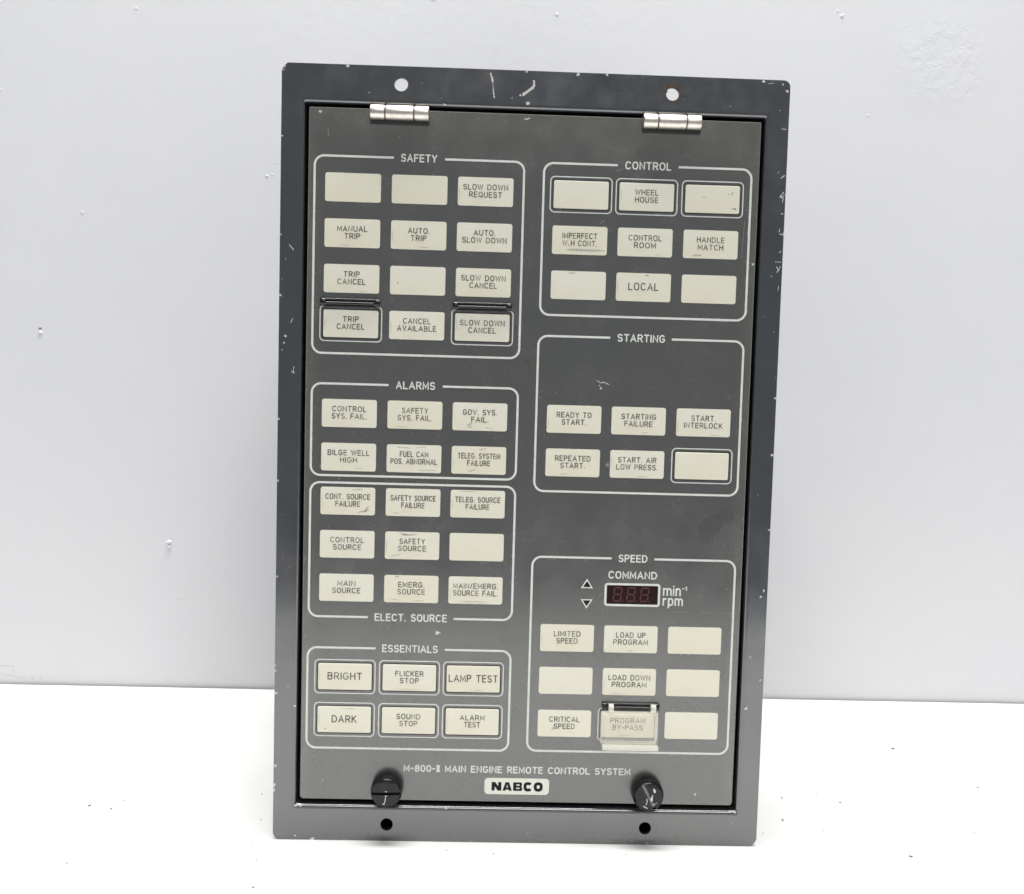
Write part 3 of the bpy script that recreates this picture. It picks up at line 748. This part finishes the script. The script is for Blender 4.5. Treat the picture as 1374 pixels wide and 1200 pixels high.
# ---- title and name plate
mb = MB(); lettering(mb, "M-800-= MAIN ENGINE REMOTE CONTROL SYSTEM", -.3, 33.8, 3.25, 102.8, .60, .05)
mb.build("title_lettering", [M_print], door, (-.3, 33.8, 0))
mb = MB()
slab(mb, -15.0, 14.3, 22.4, 29.9, -.2, .06, 1.7, .03, 0)
def plate_letters(x, y, s, w, h, z=.085):
    t, v_ = 1.42, 0.98
    if s == 'N':
        for k, q in enumerate(([(0, 0), (t, 0), (t, h), (0, h)], [(w - t, 0), (w, 0), (w, h), (w - t, h)], [(0, h), (t * 1.15, h), (w, 0), (w - t * 1.15, 0)][::-1])):
            mb.face([(x + a, y + b_, z + .012 * k) for a, b_ in q], 1)
    if s == 'A':
        c = w / 2
        for k, q in enumerate(([(0, 0), (t * .98, 0), (c + .25, h), (c - .8, h)], [(w - t * .98, 0), (w, 0), (c + .8, h), (c - .25, h)], [(.8, .55), (w - .8, .55), (w - 1.1, 1.45), (1.1, 1.45)])):
            mb.face([(x + a, y + b_, z + .012 * k) for a, b_ in q], 1)
    if s == 'B':
        r0 = w - 1.2
        for q in ([(0, 0), (t, 0), (t, h), (0, h)], [(t, 0), (r0, 0), (r0, .92), (t, .92)], [(t, 1.5), (r0, 1.5), (r0, 2.4), (t, 2.4)], [(t, h - .92), (r0, h - .92), (r0, h), (t, h)],
                  [(r0, 1.97), (w - .42, 1.97), (w - .1, 2.4), (w - .1, h - .5), (w - .22, h - .2), (w - .6, h), (r0, h)], [(r0, 0), (w - .5, 0), (w - .12, .2), (w, .5), (w, 1.5), (w - .42, 1.97), (r0, 1.97)]):
            mb.face([(x + a, y + b_, z) for a, b_ in q], 1)
    if s == 'C':
        ribbon(mb, arc(x + w / 2, y + h / 2, w / 2 - t / 2, h / 2 - v_ / 2, 35, 325, 22, 2.8), 1.36, z, 1, cap=False)
    if s == 'O':
        ribbon(mb, arc(x + w / 2, y + h / 2, w / 2 - t / 2, h / 2 - v_ / 2, 0, 360, 28, 2.8), 1.38, z, 1, True)
x = -11.75
for s, w in (('N', 4.4), ('A', 4.25), ('B', 4.1), ('C', 4.1), ('O', 4.15)):
    plate_letters(x, 24.1, s, w, 3.95); x += w + .56
plate = mb.build("name_plate", [M_plate, M_inkbold], door, (-.3, 26.1, 0)); plate['label'] = "ivory plate with heavy black lettering"

# ---- knurled captive screws
def knob(cx, cy, slot_ang, slot_mat, marks, seed):
    rng = random.Random(seed)
    mb = MB(); n = 72
    def ring(r, z, knurl=0.0):
        return [(cx + (r + (knurl if k % 2 else -knurl)) * math.cos(2 * PI * k / n), cy + (r + (knurl if k % 2 else -knurl)) * math.sin(2 * PI * k / n), z) for k in range(n)]
    prof = [(5.0, -.3, 0), (5.0, .9, 0), (6.7, 1.0, 0), (7.0, 1.3, .12), (7.0, 5.0, .12), (6.85, 5.5, .05), (6.45, 6.6, 0), (6.25, 6.9, 0)]
    loft(mb, [ring(*p) for p in prof], 0)
    # slightly crowned face cut by a screwdriver slot
    hw, depth, R = .62, 1.3, 6.25
    ca, sa = math.cos(slot_ang), math.sin(slot_ang)
    def P(u, v_, z): return (cx + u * ca - v_ * sa, cy + u * sa + v_ * ca, z)
    crown = lambda u, v_: 6.9 + .62 * (1 - (u * u + v_ * v_) / R ** 2)
    for s in (1, -1):
        rows = []
        for k in range(7):
            v_ = hw + (R - hw) * k / 6; half = math.sqrt(max(0, R * R - v_ * v_))
            rows.append([(half * (-1 + 2 * j / 12), s * v_) for j in range(13)])
        for a, b_ in zip(rows, rows[1:]):
            for j in range(12):
                q = [a[j], a[j + 1], b_[j + 1], b_[j]]
                if s < 0: q = q[::-1]
                mb.face([P(u, v_, crown(u, v_)) for u, v_ in q], 0)
        half = math.sqrt(R * R - hw * hw)
        q = [P(-half, s * hw, crown(half, hw)), P(half, s * hw, crown(half, hw)), P(half, s * hw, 6.9 - depth), P(-half, s * hw, 6.9 - depth)]
        for j in range(12):
            u0, u1 = half * (-1 + 2 * j / 12), half * (-1 + 2 * (j + 1) / 12)
            q = [P(u0, s * hw, 6.9 - depth), P(u1, s * hw, 6.9 - depth), P(u1, s * hw, crown(u1, hw)), P(u0, s * hw, crown(u0, hw))]
            mb.face(q if s > 0 else q[::-1], 0)
    mb.face([P(-R, -hw - .05, 6.9 - depth), P(R, -hw - .05, 6.9 - depth), P(R, hw + .05, 6.9 - depth), P(-R, hw + .05, 6.9 - depth)], 1)
    i0 = len(mb.v)
    for pts, w in marks:
        scratch(mb, [(cx + a, cy + b_) for a, b_ in pts], w, 0, 2, rng, .3)
    for i in range(i0, len(mb.v)):
        a, b_, _ = mb.v[i]; mb.v[i] = (a, b_, crown(a - cx, b_ - cy) + .03)
    return mb.build("knob", [M_black, slot_mat, M_chip], door, (cx, cy, 0), smooth=30)
knob(-58.8, 24.9, math.radians(1), M_rust, [([(-.4, -1.0), (.5, -.9)], .55), ([(0, -1.4), (-.2, -3.2), (-.6, -4.6)], .35), ([(-1.4, -4.7), (-.4, -4.9)], .5), ([(-.3, 1.1), (.6, 1.0)], .3)], 1)['label'] = "black knurled screw with a level slot"
knob(58.7, 25.2, math.radians(-62), M_grime, [([(2.1, 3.9), (2.5, 2.6), (2.2, 2.3)], .75), ([(1.5, .6), (1.1, -.6), (1.5, -1.5)], .8), ([(1.2, .5), (1.8, 1.3)], .3), ([(-1.1, -.4), (-.8, -1.7), (-1.3, -3.6)], .35), ([(-2.4, -4.0), (-1.4, -4.7), (-.4, -5.0)], .5), ([(2.0, -3.4), (3.8, -2.4)], .2)], 2)['label'] = "black knurled screw with a slanting slot and white scuffs"

# ================================================================== grit on the table
GRIT = [(-238.9, 52.5, .9), (-204.6, 30.5, 1.5), (-193.0, 27.3, 1.2), (-190.5, 36.7, 1.0), (-164.4, 35.2, .7), (-188.4, 62.7, .6), (-174.4, 12.2, .6), (-155.9, -4.1, .6), (-191.2, -23.9, 1.1), (-167.9, -42.1, .6), (-118.5, -3.9, .8), (-112.5, -19.4, .8), (-108.4, -41.1, 1.2), (-125.9, 46.4, .8), (-119.8, 18.9, .8), (-235.1, 29.4, .6),
        (178.5, 197.9, 1.1), (226.0, 122.1, 2.0), (200.9, 100.0, 1.0), (245.5, 80.5, .8), (248.8, 68.7, 1.3), (166.7, 47.6, 1.2), (138.1, 52.1, 1.0), (158.0, 58.2, .8), (147.1, 16.6, .9), (130.6, 26.9, 1.3), (176.2, 20.6, .7), (205.2, 21.6, .7), (220.0, 16.8, 1.0), (178.4, -7.4, 1.9), (216.5, -17.2, .8), (182.2, -32.1, .8), (230.3, 12.6, .7), (217.6, 81.8, .6), (116.9, 13.0, .7), (163.7, -34.7, .6), (317.4, 191.0, .8),
        (-31.2, -8.0, .7), (-10.3, -10.4, .8), (-43.5, -16.7, .6), (-17.5, -18.5, .7), (-38.9, -27.3, .7), (-62.3, -16.6, .6), (48.9, -9.3, .7), (-88.2, -32.9, .6), (21.2, -21.8, .6), (77.3, -17.0, .6), (63.0, -12.8, .6)]
rq = random.Random(9)
def grit_mesh():
    bm = bmesh.new(); bmesh.ops.create_icosphere(bm, subdivisions=1, radius=.0005)
    ex = rq.uniform(1.0, 1.9)
    for v in bm.verts:
        k = rq.uniform(.6, 1.25); v.co = Vector((v.co.x * ex * k, v.co.y * k, v.co.z * .45 * k))
    me = bpy.data.meshes.new("grit_speck"); bm.to_mesh(me); bm.free(); me.materials.append(M_gritd); return me
gm = [grit_mesh() for _ in range(5)]
for i, (x, y, s) in enumerate(GRIT):
    o = bpy.data.objects.new("grit_speck", gm[i % 5]); COL.objects.link(o)
    o.scale = (s, s, s); o.rotation_euler = (0, 0, rq.uniform(0, 6)); o.location = (x / 1000, y / 1000, .00018 * s)
    o['label'] = "tiny grey speck of grit lying on the white table"; o['category'] = "grit"; o['group'] = "specks of grit on the table"
for o in COL.objects:
    if 'o_mm' in o: del o['o_mm']
